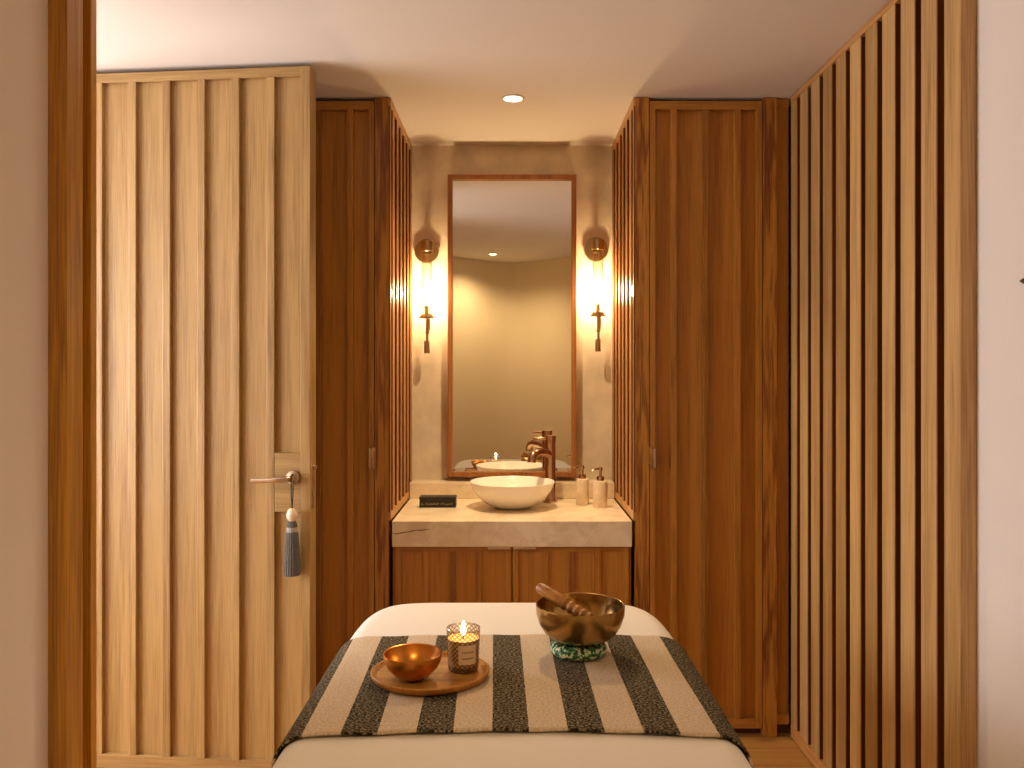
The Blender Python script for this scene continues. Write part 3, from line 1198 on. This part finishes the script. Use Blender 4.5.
def cyl_uv(mb, prof, c, seg=64):
    """An open wall of revolution with UVs (turns, height)."""
    uvl_ = mb.bm.loops.layers.uv.verify()
    rings = []
    for r, z in prof:
        rings.append([mb.bm.verts.new((c[0] + r * math.cos(2 * PI * k / seg), c[1] + r * math.sin(2 * PI * k / seg), c[2] + z)) for k in range(seg)])
    zr = prof[-1][1] - prof[0][1]
    for i in range(len(prof) - 1):
        for k in range(seg):
            k2 = (k + 1) % seg
            f = mb.bm.faces.new((rings[i][k], rings[i][k2], rings[i + 1][k2], rings[i + 1][k]))
            va, vb = (prof[i][1] - prof[0][1]) / zr, (prof[i + 1][1] - prof[0][1]) / zr
            for lo_, uv in zip(f.loops, ((k / seg, va), ((k + 1) / seg, va), ((k + 1) / seg, vb), (k / seg, vb))):
                lo_[uvl_].uv = uv
    return rings


g = MB()
cyl_uv(g, [(0.0335, 0.0), (0.0355, 0.004), (0.0365, 0.03), (0.0380, 0.065), (0.0392, 0.096)], (CX, CY, ZTR))
gl = part(g, 'glass', M['cutglass'], can, smooth=True)
g = MB()
g.lathe([(0.0392, 0.0955), (0.0396, 0.0970), (0.0388, 0.0985), (0.0372, 0.0980), (0.0368, 0.0960)], (CX, CY, ZTR), 64)
part(g, 'glass_rim', clear_glass('rim_glass', (0.9, 0.85, 0.8), 0.35), gl, smooth=True)
g = MB()
g.lathe([(0, 0.0), (0.0330, 0.0), (0.0335, 0.010), (0.0335, 0.012), (0, 0.011)], (CX, CY, ZTR + 0.0003), 48)
part(g, 'glass_base', clear_glass('base_glass', (0.55, 0.46, 0.36), 0.22), gl, smooth=True)
wx = MB()
wx.lathe([(0, 0.013), (0.0330, 0.013), (0.0345, 0.030), (0.0358, 0.060), (0.0362, 0.074), (0.034, 0.0735), (0.02, 0.0715), (0, 0.0712)], (CX, CY, ZTR), 48)
part(wx, 'wax', M['wax'], can, smooth=True)
wk = MB()
wk.tube([(CX, CY, ZTR + 0.071), (CX, CY, ZTR + 0.082)], 0.0012, 8)
part(wk, 'wick', M['ink'], can)
fl = MB()
fl.lathe([(0, 0), (0.0040, 0.003), (0.0062, 0.010), (0.0050, 0.020), (0.0025, 0.029), (0, 0.035)], (CX, CY, ZTR + 0.0785), 20)
part(fl, 'flame', M['flame'], can, smooth=True)
lb = MB()
a0, a1 = math.radians(-104), math.radians(-38)
for i in range(10):
    for (za, zb_) in ((0.022, 0.066),):
        q = []
        for (a, z) in ((i, za), (i + 1, za), (i + 1, zb_), (i, zb_)):
            an = a0 + (a1 - a0) * a / 10
            r = 0.0362 + (z / 0.096) * 0.0036
            q.append(lb.bm.verts.new((CX + r * math.cos(an), CY + r * math.sin(an), ZTR + z)))
        lb.bm.faces.new(q)
lab = part(lb, 'label', M['paper'], can, smooth=True)
ik = MB()
for zz, n_, hh in ((0.050, 7, 0.004), (0.036, 9, 0.003)):
    for i in range(n_):
        an = a0 + (a1 - a0) * (0.22 + 0.56 * i / (n_ - 1))
        r = 0.0365 + (zz / 0.096) * 0.0036
        mt = Matrix.Translation((CX + r * math.cos(an), CY + r * math.sin(an), ZTR + zz)) @ Matrix.Rotation(an, 4, 'Z')
        ik.box(-0.0001, 0.0002, -0.0010, 0.0010, -hh / 2, hh / 2, mtx=mt)
part(ik, 'print', M['ink'], lab)
l = bpy.data.lights.new('candle_glow', 'POINT')
l.energy = 0.35
l.color = (1.0, 0.55, 0.2)
l.shadow_soft_size = 0.006
lo = bpy.data.objects.new('candle_glow', l)
COL.objects.link(lo)
lo.parent = can
lo.location = (0, 0, 0.115)

# ------------------------------------------------------------------ singing bowl, ring cushion, mallet
GX, GY = 0.170, 2.118
rc = MB()
prof = []
for k in range(25):
    a = 2 * PI * k / 24
    prof.append((0.052 + 0.019 * math.cos(a), 0.0165 + 0.0165 * math.sin(a)))
rc.lathe(prof, (GX - 0.005, GY, ZTH), 72)
bmesh.ops.remove_doubles(rc.bm, verts=rc.bm.verts, dist=1e-6)
o = rc.build('ring_cushion', M['floral'], None, org=(GX, GY, ZTH), smooth=True)
tag(o, 'green and cream patterned ring cushion under the metal bowl', 'cushion')
ZB = ZTH + 0.0285
bw = MB()
bw.lathe([(0, 0.0), (0.03, 0.0009), (0.048, 0.0056), (0.07, 0.013), (0.089, 0.0279), (0.102, 0.0484), (0.1095, 0.0725), (0.1105, 0.0893), (0.1105, 0.0949), (0.1088, 0.0967), (0.1065, 0.0953), (0.1062, 0.0874), (0.1052, 0.0725), (0.098, 0.0502), (0.086, 0.0316), (0.068, 0.0186), (0.045, 0.0102), (0, 0.0056)], (GX, GY, ZB), 96)
o = bw.build('singing_bowl', M['bowl_brass'], None, org=(GX, GY, ZB), smooth=True)
tag(o, 'large hammered bronze singing bowl on the patterned ring cushion', 'bowl')
A = Vector((0.067, 2.195, 0.8725))
B = Vector((0.230, 2.079, 0.7970))
ml = thing('bowl_mallet', 'short wooden mallet with ribbed grip resting inside the bronze bowl', 'mallet', tuple(A))
dv = (B - A)
hnd = MB()
hnd.tube([A, A + dv * 0.03, A + dv * 0.15, A + dv * 0.36, A + dv * 0.42], [0.0095, 0.0135, 0.0150, 0.0160, 0.0155], 24)
part(hnd, 'handle', M['mallet'], ml, smooth=True)
gr = MB()
pp, rr_ = [], []
for k in range(41):
    f_ = 0.42 + 0.58 * k / 40
    pp.append(A + dv * f_)
    rr_.append(0.0148 + 0.0018 * math.cos(k * PI / 3) - (0.004 if k == 40 else 0))
gr.tube(pp, rr_, 24)
part(gr, 'grip', M['mallet'], ml, smooth=True)

# ------------------------------------------------------------------ hook at the right edge
hk = thing('wall_hook', 'tiny dark bronze hook tip on the white wall beside the slatted panelling', 'hook', (XR, 1.838, 1.623))
q = MB()
q.lathe([(0, 0), (0.012, 0), (0.012, 0.004), (0.006, 0.006), (0.0045, 0.012), (0.0075, 0.017), (0.005, 0.024), (0, 0.031)], (XR - 0.0005, 1.838, 1.623), 24, mtx=Matrix.Rotation(-PI / 2, 4, 'Y'))
part(q, 'knob', M['stone_grey'], hk, smooth=True)
